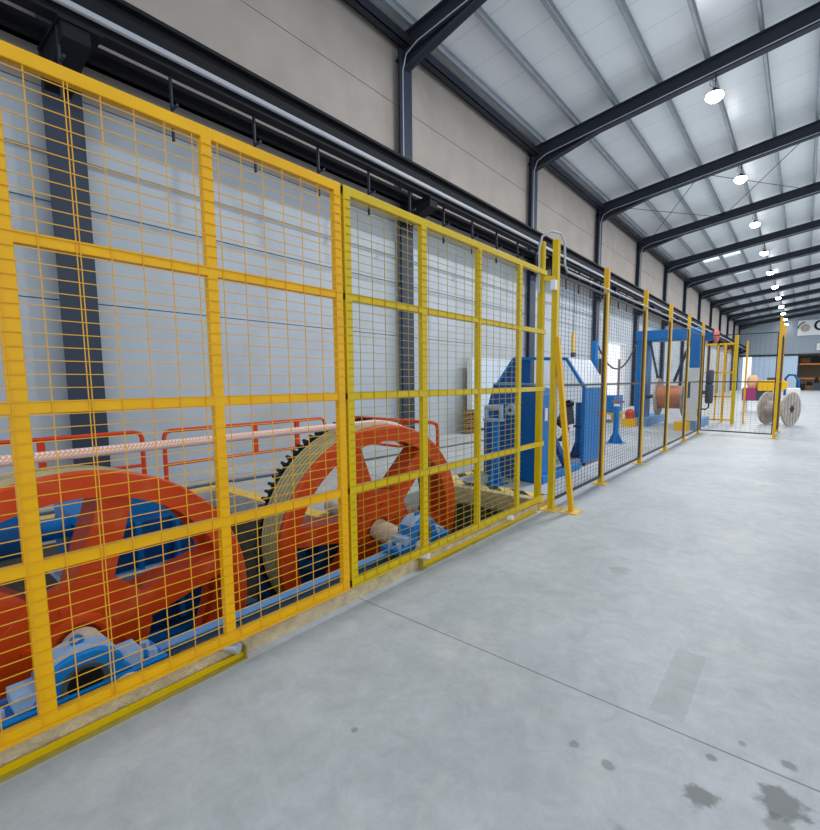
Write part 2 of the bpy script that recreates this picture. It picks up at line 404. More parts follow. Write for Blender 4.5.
# ------------------------------------------------------------------ portal frames
def portal(label):
    t = thing('portal_frame', label, 'steel frame', (0, 0, 0), group='portal frames along the hall')
    m_ = MB(); w = 0.19                                       # I-section column
    m_.box(-5.06, -5.04, -w, w, 0, 8.35); m_.box(-5.40, -5.38, -w, w, 0, 8.35); m_.box(-5.38, -5.06, -0.012, 0.012, 0, 8.35)
    m_.box(-5.42, -4.98, -w-0.04, w+0.04, 0, 0.02)
    m_.build('column', 'column', t)
    lo = lambda x: 8.97 + 0.148*x; hi = lambda x: 9.41 + 0.148*x
    m_ = MB(); x0, x1, f = -5.4, XR, 0.10
    m_.prism([(x0, -f, lo(x0)), (x1, -f, lo(x1)), (x1, -f, lo(x1)+0.025), (x0, -f, lo(x0)+0.025)], (0, 2*f, 0))
    m_.prism([(x0, -f, hi(x0)-0.025), (x1, -f, hi(x1)-0.025), (x1, -f, hi(x1)), (x0, -f, hi(x0))], (0, 2*f, 0))
    m_.prism([(x0, -0.012, lo(x0)+0.02), (x1, -0.012, lo(x1)+0.02), (x1, -0.012, hi(x1)-0.02), (x0, -0.012, hi(x0)-0.02)], (0, 0.024, 0))
    m_.build('rafter', 'steel', t)
    m_ = MB()                                                # eaves haunch
    A, B, Cc = (-5.05, 7.98), (-3.0, lo(-3.0)), (-5.05, lo(-5.05))
    m_.prism([(A[0], -0.012, A[1]), (B[0], -0.012, B[1]), (Cc[0], -0.012, Cc[1])], (0, 0.024, 0))
    m_.prism([(A[0], -f, A[1]), (B[0], -f, B[1]), (B[0], -f, B[1]+0.02), (A[0], -f, A[1]+0.03)], (0, 2*f, 0))
    m_.build('haunch', 'steel', t)
    m_ = MB(); m_.tube([(-5.0, -0.14, 5.9), (-5.0, -0.14, 7.9), (-4.9, -0.14, lo(-4.9)-0.06), (-4.6, -0.14, lo(-4.6)+0.03), (XR-1, -0.14, lo(XR-1)+0.03)], 0.013, 6)
    m_.build('conduit', 'conduit', t)
    m_ = MB()                                                # corbel that carries the crane runway
    m_.prism([(-5.04, -0.17, 4.75), (-4.25, -0.17, 5.0), (-4.25, -0.17, 5.17), (-5.04, -0.17, 5.17)], (0, 0.25, 0))
    m_.box(-5.04, -4.22, -0.2, 0.2, 5.15, 5.18)
    m_.build('corbel', 'steel_black', t)
    return t
names = ['dark steel portal frame with column and rafter, %s counted from the near left end' % o for o in ORD]
pf = portal(names[0]); pf.location = (0, FR[1], 0)
for k, y in enumerate(FR[2:]):
    dup(pf, (0, y, 0), names[k+1])

# purlins
for i, x in enumerate(px[:9]):
    z = roof_z(x)
    mb = MB()
    mb.box(x-0.04, x+0.04, Y0, Y1, z-0.21, z-0.204); mb.box(x+0.034, x+0.04, Y0, Y1, z-0.21, z-0.18); mb.box(x-0.04, x-0.034, Y0, Y1, z-0.21, z-0.01); mb.box(x-0.035, x+0.035, Y0, Y1, z-0.02, z-0.014)
    o = mb.build('roof_purlin', 'galv'); tag(o, 'galvanised roof purlin running lengthwise, %s out from the left wall' % ORD[i], 'purlin', 'roof purlins')
mb = MB(); mb.box(-5.1, -4.92, Y0, Y1, 8.42, 8.44); mb.box(-5.1, -5.08, Y0, Y1, 8.42, 8.66); mb.box(-4.94, -4.92, Y0, Y1, 8.42, 8.62)
tag(mb.build('eaves_beam', 'steel'), 'dark steel eaves beam along the top of the left wall', 'beam')
# thin roof bracing rods in the fourth bay
def rod(p, q, label):
    mb = MB(); mb.cyl(p, q, 0.012, 6); tag(mb.build('bracing_rod', 'steel'), label, 'bracing rod', 'roof bracing rods')
zb = lambda x: 9.2 + 0.148*x
for a, (x0, x1) in enumerate(((-4.6, -1.4), (-1.4, 1.8), (1.8, 5.0))):
    w = ('nearest the left wall', 'over the middle of the aisle', 'at the right edge of the roof')[a]
    rod((x0, FR[4]+0.1, zb(x0)), (x1, FR[5]-0.1, zb(x1)), 'thin roof bracing rod slanting away rightward, ' + w)
    rod((x1, FR[4]+0.1, zb(x1)), (x0, FR[5]-0.1, zb(x0)), 'thin roof bracing rod slanting away leftward, ' + w)

# crane runway along the wall
t = thing('crane_runway', 'dark crane runway beam carried on brackets along the left wall', 'crane beam', (0, 0, 0))
mb = MB(); mb.box(-4.42, -4.24, Y0, Y1-0.2, 5.18, 5.21); mb.box(-4.34, -4.32, Y0, Y1-0.2, 5.2, 5.64); mb.box(-4.44, -4.22, Y0, Y1-0.2, 5.62, 5.66)
mb.build('beam', 'steel_black', t)
mb = MB(); mb.box(-4.36, -4.30, Y0, Y1-0.2, 5.66, 5.72); mb.build('crane_rail', 'steel_black', t)
mb = MB(); mb.tube([(-4.24, Y0, 5.33), (-4.24, Y1-0.3, 5.33)], 0.04, 8)
tag(mb.build('cable_conduit', 'conduit'), 'pale grey conduit pipe running along the dark crane runway beam', 'conduit')
mb = MB(); mb.box(-5.04, -4.94, Y0, Y1-0.2, 5.2, 5.44); mb.box(-5.04, -4.84, Y0, Y1-0.2, 5.2, 5.22)
tag(mb.build('wall_girt', 'steel_black'), 'dark steel girt on the wall behind the crane runway', 'girt')
hang = None; hl_names = []
for i in range(20):
    y = 1.7 + 1.113*i
    lab = 'dark cable hanger hook under the crane runway, %s from the near end' % ORD[i]
    if hang is None:
        hang = thing('cable_hanger', lab, 'hanger', (-4.4, y, 0), group='cable hangers under the runway')
        m_ = MB(); m_.box(-0.025, 0.025, -0.01, 0.01, 4.42, 5.19); m_.build('strap', 'steel', hang)
        m_ = MB(); m_.box(-0.02, 0.16, -0.012, 0.012, 4.78, 4.81); m_.build('hook', 'steel', hang)
    else: dup(hang, (-4.4, y, 0), lab)
# thin cables and galvanised ducts strung on the wall
for z, x, r, lab, mt in ((4.12, -5.2, 0.012, 'thin grey cable run strung along the wall, upper one', 'grey'), (3.55, -5.2, 0.008, 'thin dark cable run strung along the wall, lower one', 'greydark'),
                     ):
    mb = MB(); mb.tube([(x, Y0, z), (x, 21.0, z)], r, 6); tag(mb.build('wall_cable', mt), lab, 'cable')

# ------------------------------------------------------------------ high-bay lamps
lamp0 = None
for i, y in enumerate(FR[1:]):
    if i == 0: continue
    yy = y - 0.17; x, z = -0.08, 8.33
    lab = 'glowing high-bay lamp hung below the roof, %s of the row from the camera' % ORD[i-1]
    if lamp0 is None:
        lamp0 = thing('high_bay_lamp', lab, 'lamp', (x, yy, z), group='high-bay lamps')
        m_ = MB(); m_.lathe([(0.086, 0.185), (0.11, 0.15), (0.14, 0.08), (0.22, 0.06)], 20, 'z', closed=False); m_.build('housing', 'steel', lamp0, True)
        m_ = MB(); m_.lathe([(-0.07, 0.06), (-0.05, 0.13), (0.0, 0.185), (0.05, 0.2), (0.085, 0.19)], 20, 'z', closed=False); m_.build('lens', 'lamp_glow', lamp0)
        m_ = MB(); m_.tube([(0, 0, 0.22), (0.0, 0.05, 0.40), (0, 0.15, 0.64)], 0.008, 6); m_.build('chain', 'steel', lamp0)
        m_ = MB(); m_.tube([(0.02, 0, 0.22), (-0.12, 0, 0.35), (-0.10, 0.03, 0.52), (-0.02, 0.12, 0.45), (-0.03, 0.16, 0.62)], 0.007, 6); m_.build('cord', 'black', lamp0)
    else: dup(lamp0, (x, yy, z), lab)
    if i >= 12: continue
    ld = bpy.data.lights.new('lamp_light', 'AREA'); ld.shape = 'DISK'; ld.size = 0.4; ld.energy = LAMP_POWER; ld.color = (1.0, 0.98, 0.97)
    lo_ = bpy.data.objects.new('lamp_light', ld); COL.objects.link(lo_); lo_.location = (x, yy, z-0.09)

# ------------------------------------------------------------------ gates
def wire_mesh(name, y0, y1, z0, z1, x, dy, dz, r, m, parent, ys=None, along='y', zs=None):
    mb = MB()
    yy = ys or [y0 + dy*i for i in range(int((y1-y0)/dy)+1)]
    zz = zs or [z0 + dz*i for i in range(int((z1-z0)/dz)+1)]
    for y in yy:
        if along == 'y': mb.bar((x+r, y, z0), (x+r, y, z1), 2*r)
        else: mb.bar((y, x+r, z0), (y, x+r, z1), 2*r)
    for z in zz:
        if along == 'y': mb.bar((x+3*r, y0, z), (x+3*r, y1, z), 2*r)
        else: mb.bar((y0, x+3*r, z), (y1, x+3*r, z), 2*r)
    return mb.build(name, m, parent)
def gate(name, label, ya, yb, stiles, rails, m, mw, wires_y, sw=0.052):
    t = thing(name, label, 'gate', (0, (ya+yb)/2, 0)); oy = -(ya+yb)/2
    for (z0, z1) in rails:
        m_ = MB(); m_.box(-0.040, -0.004, ya+oy, yb+oy, z0, z1); m_.build('rail', m, t, bevel=0.004)
    for (y0, y1) in stiles:
        m_ = MB(); m_.box(-0.042, -0.003, y0+oy, y1+oy, rails[-1][0]+0.002, rails[0][1]-0.002); m_.build('stile', m, t, bevel=0.004)
    wire_mesh('mesh_panel', min(ya, yb)+oy+0.01, (stiles[-1][1])+oy, rails[-1][0]+0.02, rails[0][1]-0.055, -0.002, 0.107, 0.0472, 0.00155, mw, t, ys=[w+oy for w in wires_y])
    return t
RZ = [(2.45, 2.5), (1.868, 1.912), (1.294, 1.338), (0.726, 0.772), (0.138, 0.195)]
w1 = [0.555 + 0.107*i for i in range(-14, 12)] + [0.566]
g1 = gate('sliding_gate', 'orange-yellow mesh sliding gate nearest the camera, in front of the nearer orange wheel', -1.0, 1.782, [(-0.40, -0.345), (0.334, 0.386), (1.022, 1.068), (1.735, 1.782)], RZ, 'yellow', 'wire_y', sorted(w1))
w2 = [1.90 + 0.107*i for i in range(0, 19)]
g2 = gate('sliding_gate', 'lemon-yellow mesh sliding gate in front of the farther grooved orange wheel', 1.80, 4.42, [(1.80, 1.85), (2.475, 2.53), (3.17, 3.22), (3.855, 3.905)], RZ, 'lemon', 'wire_l', w2)
# rails end short of the last stile's mesh
# gate guide tower
t = thing('gate_tower', 'yellow twin-post gate guide tower with a slanted floor brace', 'post', (0, 4.5, 0))
def lp(mb_pts): return [(p[0], p[1]-4.5, p[2]) for p in mb_pts]
m_ = MB(); m_.box(-0.15, -0.09, 0.0, 0.055, 0, 2.82); m_.build('post', 'lemon', t)
m_ = MB(); m_.box(-0.03, 0.03, 0.085, 0.145, 0, 2.84); m_.build('post', 'lemon', t)
m_ = MB(); m_.bar((-0.1, 0.03, 2.45), (0, 0.10, 2.45), 0.05); m_.build('cross_bar', 'lemon', t)
m_ = MB(); m_.bar((0.03, 0.11, 1.85), (0.22, 0.145, 0.01), 0.05); m_.build('brace', 'postyellow', t)
m_ = MB(); m_.box(0.13, 0.31, 0.05, 0.24, 0, 0.012); m_.build('foot_plate', 'hazard_y', t)
m_ = MB(); m_.box(-0.10, 0.10, 0.0, 0.22, 0, 0.012); m_.build('foot_plate', 'hazard_y', t)
m_ = MB(); m_.box(-0.02, 0.03, 0.03, 0.083, 2.33, 2.43); m_.build('stop_buffer', 'white', t)
# grey conduit: loops over the tower and runs along the fence top
mb = MB(); mb.tube([(-0.12, 4.47, 2.30), (-0.12, 4.46, 2.72), (-0.10, 4.48, 2.86), (-0.04, 4.54, 2.92), (0.04, 4.62, 2.90), (0.055, 4.69, 2.82), (0.05, 4.72, 2.60), (0.045, 4.80, 2.55), (0.045, 13.4, 2.585)], 0.012, 8)
tag(mb.build('fence_conduit', 'conduit', smooth=True), 'grey conduit looping over the gate tower and along the fence top', 'conduit')

# ground tracks in front of the gates
def track(label, y0, y1, x):
    t = thing('gate_track', label, 'gate track', (x, (y0+y1)/2, 0), group='gate floor tracks'); h = (y1-y0)/2
    m_ = MB(); m_.box(-0.006, 0.004, -h, h, 0, 0.034); m_.build('rail_bar', 'lemon', t); m_ = MB(); m_.box(0.004, 0.034, -h, h, 0, 0.008); m_.build('base_strip', 'track', t)
    return t
t = track('yellow floor track channel below the nearer orange-yellow gate', -1.2, 1.14, -0.08)
m_ = MB(); m_.box(-0.04, 0.03, 1.165, 1.172, 0, 0.07); m_.build('end_plate', 'track', t)
m_ = MB(); m_.cyl((-0.045, 1.09, 0.075), (0.03, 1.13, 0.075), 0.026, 14); m_.build('roller', 'galv', t, True)
t = track('yellow floor track channel below the farther lemon-yellow gate', 2.52, 4.4, -0.09)
m_ = MB(); m_.box(-0.04, 0.04, -0.945, -0.938, 0, 0.085); m_.build('end_plate', 'track', t)
m_ = MB(); m_.cyl((-0.03, -0.90, 0.085), (0.04, -0.86, 0.085), 0.022, 14); m_.build('roller', 'white', t, True)
m_ = MB(); m_.cyl((-0.01, 0.38, 0.075), (0.05, 0.40, 0.075), 0.024, 14); m_.build('roller', 'white', t, True)
# chipped beige kerb under the gates
mb = MB(); mb.box(-0.215, -0.098, -3.0, 4.9, 0.0, 0.07)
mb.build('trim_3', 'kerb', kind='structure')
mb = MB(); mb.box(-1.72, -0.26, 4.86, 4.995, -0.2, 0.004); mb.build('trim_4', 'kerb', kind='structure')

# ------------------------------------------------------------------ dark mesh fence with yellow posts
fpost = None
def post(x, y, label, h=2.84, m='postyellow'):
    t = thing('fence_post', label, 'fence post', (x, y, 0), group='yellow fence posts')
    m_ = MB(); m_.box(-0.03, 0.03, -0.03, 0.03, 0, h); m_.build('upright', m, t)
    m_ = MB(); m_.box(-0.09, 0.09, -0.09, 0.09, 0, 0.012); m_.build('foot_plate', 'hazard_y', t)
    m_ = MB()
    for z in (0.55, 1.37, 2.2): m_.box(-0.045, 0.0, 0.03, 0.05, z-0.04, z+0.04)
    m_.build('clamp', 'black', t)
    return t
PY = [6.177, 8.06, 9.86, 11.66, 13.5]
for i, y in enumerate(PY):
    nm = ['beside the blue hooded cabinet, nearest the gates', 'second from the gate tower along the aisle', 'third from the gate tower along the aisle', 'fourth from the gate tower along the aisle', 'at the inner corner of the dark mesh fence'][i]
    post(0, y, 'yellow fence post ' + nm)
post(1.62, 13.45, 'yellow fence post at the outer corner in front of the wooden reel')
post(1.62, 15.3, 'yellow fence post behind the outer corner post, beside the wooden reel')
def panel(p, q, label):
    """mesh panel from p to q on the floor"""
    px_, py_ = p; qx, qy = q; L_ = math.hypot(qx-px_, qy-py_); a = math.atan2(qy-py_, qx-px_)
    t = thing('mesh_fence_panel', label, 'fence panel', (px_, py_, 0), (0, 0, a), group='dark mesh fence panels')
    m_ = MB(); w = 0.022
    m_.box(0, L_, -w/2, w/2, 0.09, 0.12); m_.box(0, L_, -w/2, w/2, 2.49, 2.515); m_.box(0, w, -w/2, w/2, 0.1, 2.5); m_.box(L_-w, L_, -w/2, w/2, 0.1, 2.5)
    m_.box(0, L_, -w/2, w/2, 1.335, 1.36)
    m_.build('frame', 'wire_d', t)
    mb = MB(); r = 0.0014
    for i in range(1, int(L_/0.1)): mb.bar((0.1*i, -0.004, 0.1), (0.1*i, -0.004, 2.5), 2*r)
    for i in range(1, int(2.4/0.047)): mb.bar((0, 0.0, 0.1+0.047*i), (L_, 0.0, 0.1+0.047*i), 2*r)
    mb.build('mesh', 'wire_d', t)
    return t
ends = [(0, 4.67)] + [(0, y) for y in PY]
labs = ['dark mesh fence panel between the gate tower and the first yellow post', 'dark mesh fence panel between the first and second yellow posts', 'dark mesh fence panel in front of the blue gantry, between second and third posts',
        'dark mesh fence panel between third and fourth posts along the aisle', 'dark mesh fence panel just before the inner fence corner']
for i in range(5):
    a, b2 = ends[i], ends[i+1]
    panel((-0.0, a[1]+ (0.035 if i else 0.0)), (0.0, b2[1]-0.035), labs[i])
panel((0.035, 13.5), (1.585, 13.45), 'dark mesh fence panel crossing to the outer corner post, square to the aisle')
panel((1.62, 13.49), (1.62, 15.265), 'dark mesh fence panel seen edge on beside the wooden reel')

# ------------------------------------------------------------------ bull wheels in the pit
def bull_wheel(label, c, n, scale, spoke0, gear=True):
    n = Vector(n).normalized()
    rot = Vector((1, 0, 0)).rotation_difference(n)
    t = thing('bull_wheel', label, 'wheel', c); t.rotation_mode = 'QUATERNION'; t.rotation_quaternion = rot; t.scale = (scale,)*3
    NS = 120
    m_ = MB(); m_.lathe([(0.0, 0.975), (-0.012, 0.985), (-0.05, 0.985), (-0.05, 0.925), (-0.36, 0.925), (-0.37, 0.925), (-0.385, 0.925), (-0.385, 0.85), (-0.30, 0.85), (-0.30, 0.885), (-0.05, 0.885), (-0.05, 0.84), (0.0, 0.84)], NS)
    m_.build('rim', 'orange', t, True)
    m_ = MB(); m_.lathe([(-0.051, 0.926), (-0.051, 0.958), (-0.359, 0.958), (-0.359, 0.926)], NS); m_.build('groove_bed', 'liner_dark', t, True)
    G = 6; p = 0.308/G
    for g in range(G+1):
        xc = -0.053 - (p - 0.0007)*g
        m_ = MB(); m_.lathe([(xc+0.015, 0.957), (xc+0.011, 0.969), (xc-0.009, 0.969), (xc-0.013, 0.957)], NS); m_.build('groove_ridge', 'liner', t, True)
    m_ = MB(); NT = 92
    r0, r1 = 0.945, 0.992
    loop = []
    for k in range(NT):
        a = 2*PI*k/NT; s = 2*PI/NT
        for f_, r in ((0.0, r0), (0.28, r0), (0.42, r1), (0.72, r1), (0.9, r0)):
            loop.append((a + f_*s, r))
    bm = m_.bm
    A = [bm.verts.new((-0.39, r*math.cos(a), r*math.sin(a))) for a, r in loop]; B = [bm.verts.new((-0.47, r*math.cos(a), r*math.sin(a))) for a, r in loop]
    Ai = [bm.verts.new((-0.39, 0.88*math.cos(a), 0.88*math.sin(a))) for a, r in loop]; Bi = [bm.verts.new((-0.47, 0.88*math.cos(a), 0.88*math.sin(a))) for a, r in loop]
    n_ = len(loop)
    for i in range(n_):
        j = (i+1) % n_
        bm.faces.new((A[i], A[j], B[j], B[i])); bm.faces.new((Ai[i], Bi[i], Bi[j], Ai[j])); bm.faces.new((A[i], Ai[i], Ai[j], A[j])); bm.faces.new((B[i], B[j], Bi[j], Bi[i]))
    if gear: m_.build('gear_ring', 'gear', t)
    else: bm.free()
    # hub plate: twelve-sided, its flats between the spokes
    m_ = MB(); pts = []
    for k in range(6):
        for dd in (-0.30, 0.30):
            a = spoke0 + k*PI/3 + dd; pts.append((-0.055, 0.375*math.cos(a), 0.375*math.sin(a)))
    m_.prism(pts, (-0.05, 0, 0)); m_.build('hub_plate', 'orange', t, bevel=0.005)
    m_ = MB(); m_.lathe([(-0.34, 0.16), (-0.34, 0.26), (-0.10, 0.26), (-0.10, 0.16)], 40); m_.build('hub_drum', 'orange', t, True)
    m_ = MB(); m_.lathe([(-0.055, 0.11), (-0.04, 0.13), (-0.045, 0.165), (-0.056, 0.17)], 40, closed=False); m_.build('hub_boss', 'orange', t, True)
    for k in range(6):
        a = spoke0 + k*PI/3; u = Vector((0, math.cos(a), math.sin(a))); v = Vector((0, -math.sin(a), math.cos(a)))
        m_ = MB(); q = lambda r, w, x: tuple(u*r + v*w + Vector((x, 0, 0)))
        m_.prism([q(0.27, -0.095, -0.06), q(0.27, 0.095, -0.06), q(0.886, 0.08, -0.035), q(0.886, -0.08, -0.035)], (-0.03, 0, 0))
        m_.prism([q(0.25, -0.09, -0.09), q(0.25, 0.09, -0.09), q(0.884, 0.075, -0.065), q(0.884, -0.075, -0.065)], (-0.20, 0, 0))
        m_.build('spoke', 'orange', t)
    for k in range(6):
        a = spoke0 + (k+0.5)*PI/3
        m_ = MB(); m_.cyl((-0.06, 0.235*math.cos(a), 0.235*math.sin(a)), (-0.035, 0.235*math.cos(a), 0.235*math.sin(a)), 0.02, 6); m_.build('bolt', 'orange', t)
    m_ = MB(); m_.lathe([(-0.9, 0.075), (-0.05, 0.075), (-0.05, 0.095), (0.16, 0.095), (0.17, 0.085), (0.62, 0.085)], 28, closed=False); m_.build('shaft', 'shaft', t, True)
    return t
NRM = (1, -0.13, -0.077)
bull_wheel('orange spoked wheel nearest the camera, cut by the left edge, behind the orange-yellow gate', (-0.88, 0.675, -0.02), (1, 0.04, -0.03), 0.97, math.radians(15), gear=False)
bull_wheel('farther orange spoked wheel with exposed olive grooves and black gear teeth', (-0.90, 2.93, 0.025), NRM, 1.0, math.radians(52-60))

# support beam at the pit edge
mb = MB(); mb.box(-0.56, -0.485, -3.0, 3.3, -0.02, 0.0); mb.box(-0.56, -0.545, -3.0, 3.3, -0.09, -0.02)
tag(mb.build('support_beam', 'blue_light'), 'light blue steel support beam along the front edge of the pit', 'beam')
def bearing(label, c, bore):
    t = thing('pillow_block', label, 'bearing', (c[0], c[1], 0), group='blue bearing blocks')
    m_ = MB(); m_.box(-0.11, 0.11, -0.33, 0.33, 0.0, 0.05); m_.build('base', 'blue', t, bevel=0.006)
    zc = c[2]; pts = [(-0.09, -0.19, 0.05), (-0.09, 0.19, 0.05)]
    for k in range(0, 13):
        a = PI*k/12; pts.append((-0.09, 0.155*math.cos(a), zc + 0.02 + 0.125*math.sin(a)))
    m_ = MB(); m_.prism(pts, (0.18, 0, 0)); m_.build('housing', 'blue', t, bevel=0.012)
    m_ = MB()
    pts = []
    for k in range(0, 11):
        a = PI*(0.18 + 0.64*k/10); pts.append((-0.07, 0.158*math.cos(a), zc + 0.022 + 0.128*math.sin(a)))
    for k in range(10, -1, -1):
        a = PI*(0.18 + 0.64*k/10); pts.append((-0.07, 0.146*math.cos(a), zc + 0.018 + 0.118*math.sin(a)))
    m_.prism(pts, (0.14, 0, 0)); m_.build('cap', 'bluewhite', t)
    m_ = MB(); m_.lathe([(0.088, 0.06), (0.098, 0.075), (0.098, 0.088), (0.088, 0.09)], 28, c=(0, 0, zc)); m_.build('seal_ring', 'greydark', t, True)
    m_ = MB(); m_.cyl((0.085, 0, zc), (0.094, 0, zc), 0.066, 24); m_.build('bore', 'black', t)
    for sy in (-1, 1):
        m_ = MB(); m_.box(-0.075, 0.075, sy*0.19-0.045, sy*0.19+0.045, 0.05, 0.115); m_.build('foot', 'bluewhite', t, bevel=0.006)
        for sx in (-1, 1):
            m_ = MB(); m_.cyl((sx*0.05, sy*0.28, 0.05), (sx*0.05, sy*0.28, 0.085), 0.022, 6); m_.build('bolt', 'bluewhite', t)
    m_ = MB(); m_.lathe([(-0.008, 0.014), (0.008, 0.014), (0.008, 0.026), (-0.008, 0.026)], 14, c=(0.0, 0.0, zc + 0.165)); m_.build('lifting_eye', 'blue', t)
    return t
bearing('blue bearing block with a dark open bore, under the nearer orange wheel', (-0.43, 0.55, 0.075), True)
bearing('blue bearing block carrying the shaft of the farther orange wheel', (-0.47, 2.93, 0.10), True)

# conductor rope over the wheels
path = [(-1.12, -3.0, 1.01), (-1.12, -1.5, 1.005), (-1.12, 0.0, 1.0), (-1.13, 1.2, 0.998), (-1.14, 2.4, 1.0)]
nn = Vector(NRM).normalized(); rot = Vector((1, 0, 0)).rotation_difference(nn); cc = Vector((-0.90, 2.93, 0.025))
for k in range(0, 15):
    a = math.radians(96 - 8*k); p = rot @ Vector((-0.23, 0.975*math.cos(a), 0.975*math.sin(a))) + cc; path.append(tuple(p))
mb = MB(); mb.tube(path, 0.029, 12)
tag(mb.build('stranded_rope', 'rope', smooth=True), 'pink and white stranded rope running over the tops of the orange wheels', 'rope')

# blue gear units in the pit
t = thing('gear_unit', 'blue ribbed gear unit down in the pit behind the nearer orange wheel', 'gearbox', (-1.95, 1.3, 0))
m_ = MB(); m_.box(-0.35, 0.32, -0.42, 0.46, -0.45, 0.42); m_.build('casing', 'blue_dark', t, bevel=0.03)
m_ = MB()
pts = [(-0.30, -0.42, 0.42), (-0.30, 0.44, 0.42), (-0.30, 0.44, 0.44), (-0.30, 0.12, 0.60), (-0.30, -0.3, 0.62), (-0.30, -0.42, 0.50)]
m_.prism(pts, (0.56, 0, 0)); m_.build('cover', 'blue', t, bevel=0.03)
for k in range(4):
    m_ = MB(); y = -0.36 + 0.25*k; m_.box(0.32, 0.38, y, y+0.03, -0.40, 0.40); m_.build('rib', 'blue', t)
m_ = MB(); m_.box(-0.4, 0.42, -0.5, 0.55, 0.02, 0.06); m_.build('flange', 'bluewhite', t)
m_ = MB(); m_.box(-0.5, 0.5, -0.9, 0.7, -1.2, -0.45); m_.build('bed_frame', 'blue_dark', t)
m_ = MB(); m_.cyl((0.05, -0.95, 0.40), (0.05, -0.42, 0.40), 0.075, 20); m_.build('input_shaft', 'blue', t, True)
m_ = MB(); m_.lathe([(-0.8, 0.08), (-0.8, 0.14), (-0.62, 0.14), (-0.62, 0.08)], 24, 'y', (0.05, 0, 0.40)); m_.build('coupling', 'blue_dark', t, True)
t = thing('gear_unit', 'deep blue gear unit low in the pit behind the farther orange wheel', 'gearbox', (-1.53, 2.6, 0))
m_ = MB(); m_.box(-0.12, 0.06, -0.5, 0.42, -0.75, 0.03); m_.build('casing', 'blue_dark', t, bevel=0.02)
m_ = MB(); m_.box(-0.14, 0.09, -0.55, 0.45, -1.2, -0.75); m_.build('bed_frame', 'dark', t)
m_ = MB(); m_.lathe([(0.055, 0.08), (0.09, 0.08), (0.09, 0.16), (0.055, 0.16)], 24, 'x', (0, -0.05, -0.2)); m_.build('seal_cover', 'blue', t, True)

# edging round the pit
mb = MB(); mb.box(-4.06, -3.9, -3.0, 3.02, 0, 0.012); tag(mb.build('edge_strip', 'hazard_y'), 'worn yellow painted strip along the far edge of the pit', 'floor edging')
mb = MB(); mb.box(-3.9, -1.72, 2.85, 3.02, 0, 0.012); tag(mb.build('edge_strip', 'hazard_y'), 'worn yellow painted strip turning toward the grooved wheel at the pit corner', 'floor edging')
mb = MB(); mb.box(-1.78, -0.26, 5.0, 5.17, 0, 0.005); tag(mb.build('hazard_tape', 'hazard'), 'black and yellow hazard tape across the right end of the pit', 'hazard tape')
mb = MB(); mb.box(-1.90, -1.76, 5.18, 6.6, 0, 0.005); tag(mb.build('hazard_tape', 'hazard'), 'black and yellow hazard tape leading away from the pit corner', 'hazard tape')
mb = MB(); mb.box(-4.2, -4.13, -3, 3.2, 0.0, 0.02)
mb.prism([(-4.2, 3.2, 0.0), (-4.06, 3.2, 0.0), (-3.62, 9.5, 0.0), (-3.70, 9.5, 0.0)], (0, 0, 0.012))
tag(mb.build('floor_channel', 'greydark'), 'dark narrow cable channel cover across the floor before the wall', 'cable channel')

# red handrails
def rail_frame(label, pts_top, z1, z2, legs, posts):
    (ax_, ay_), (bx, by) = pts_top
    t = thing('handrail', label, 'handrail', (ax_, ay_, 0), group='red pipe handrails'); d = Vector((bx-ax_, by-ay_, 0)); L_ = d.length; d.normalize()
    P = lambda s, z: tuple(d*s + Vector((0, 0, z)))
    r = 0.025; e = 0.08
    m_ = MB(); m_.tube([P(0, 0), P(0, z1-e), P(0.02, z1-0.02), P(e, z1), P(L_-e, z1), P(L_-0.02, z1-0.02), P(L_, z1-e), P(L_, 0)], r, 10); m_.build('top_rail', 'rail_red', t, True)
    m_ = MB(); m_.tube([P(0, z2), P(L_, z2)], r*0.8, 8); m_.build('mid_rail', 'rail_red', t, True)
    for s in posts:
        m_ = MB(); m_.box(-0.025, 0.025, -0.03, 0.03, z2, z1, Matrix.Translation(d*s)); m_.build('stanchion', 'rail_red', t)
rail_frame('red pipe handrail at the far side of the pit, left of the gap', ((-4.12, -2.6), (-4.12, 2.13)), 0.80, 0.40, None, (1.0, 2.2, 3.05, 3.8))
rail_frame('red pipe handrail at the far side of the pit, between gap and grooved wheel', ((-4.12, 2.37), (-4.12, 4.8)), 0.785, 0.36, None, (1.2, 1.9))
rail_frame('red pipe handrail square to the aisle, just behind the farther orange wheel', ((-3.8, 4.85), (-1.77, 4.85)), 0.83, 0.45, None, (0.9, 1.4))

# ------------------------------------------------------------------ blue machinery beyond the wheels
t = thing('haul_machine', 'blue slab-sided machine standing just beyond the hazard tape', 'machine', (-1.1, 5.7, 0))
def Lc(pts, c=(-1.1, 5.7, 0)): return [tuple(Vector(p) - Vector(c)) for p in pts]
m_ = MB(); m_.prism(Lc([(-1.54, 5.64, 0.04), (-0.72, 5.64, 0.0), (-0.72, 5.64, 1.33), (-1.39, 5.64, 1.34), (-1.54, 5.64, 0.80)]), (0, 0.06, 0)); m_.build('end_plate', 'blue_dark', t, bevel=0.004)
m_ = MB(); m_.box(-0.29, 0.375, -0.06, -0.035, 1.34, 1.36); m_.box(-0.29, 0.43, -0.06, 0.35, 1.335, 1.345); m_.build('top_flange', 'bluewhite', t)
m_ = MB(); m_.box(0.375, 0.43, -0.03, 0.36, 0, 1.20); m_.prism([(0.375, -0.03, 1.20), (0.43, -0.03, 1.20), (0.375, -0.03, 1.30)], (0, 0.39, 0)); m_.build('side_slab', 'blue', t, bevel=0.004)
m_ = MB(); m_.box(0.435, 0.45, 0.10, 0.17, 0.85, 1.02); m_.build('name_plate', 'white', t)
m_ = MB(); m_.box(0.33, 0.50, -0.04, 1.30, 0, 0.10); m_.build('base_beam', 'blue', t, bevel=0.006)
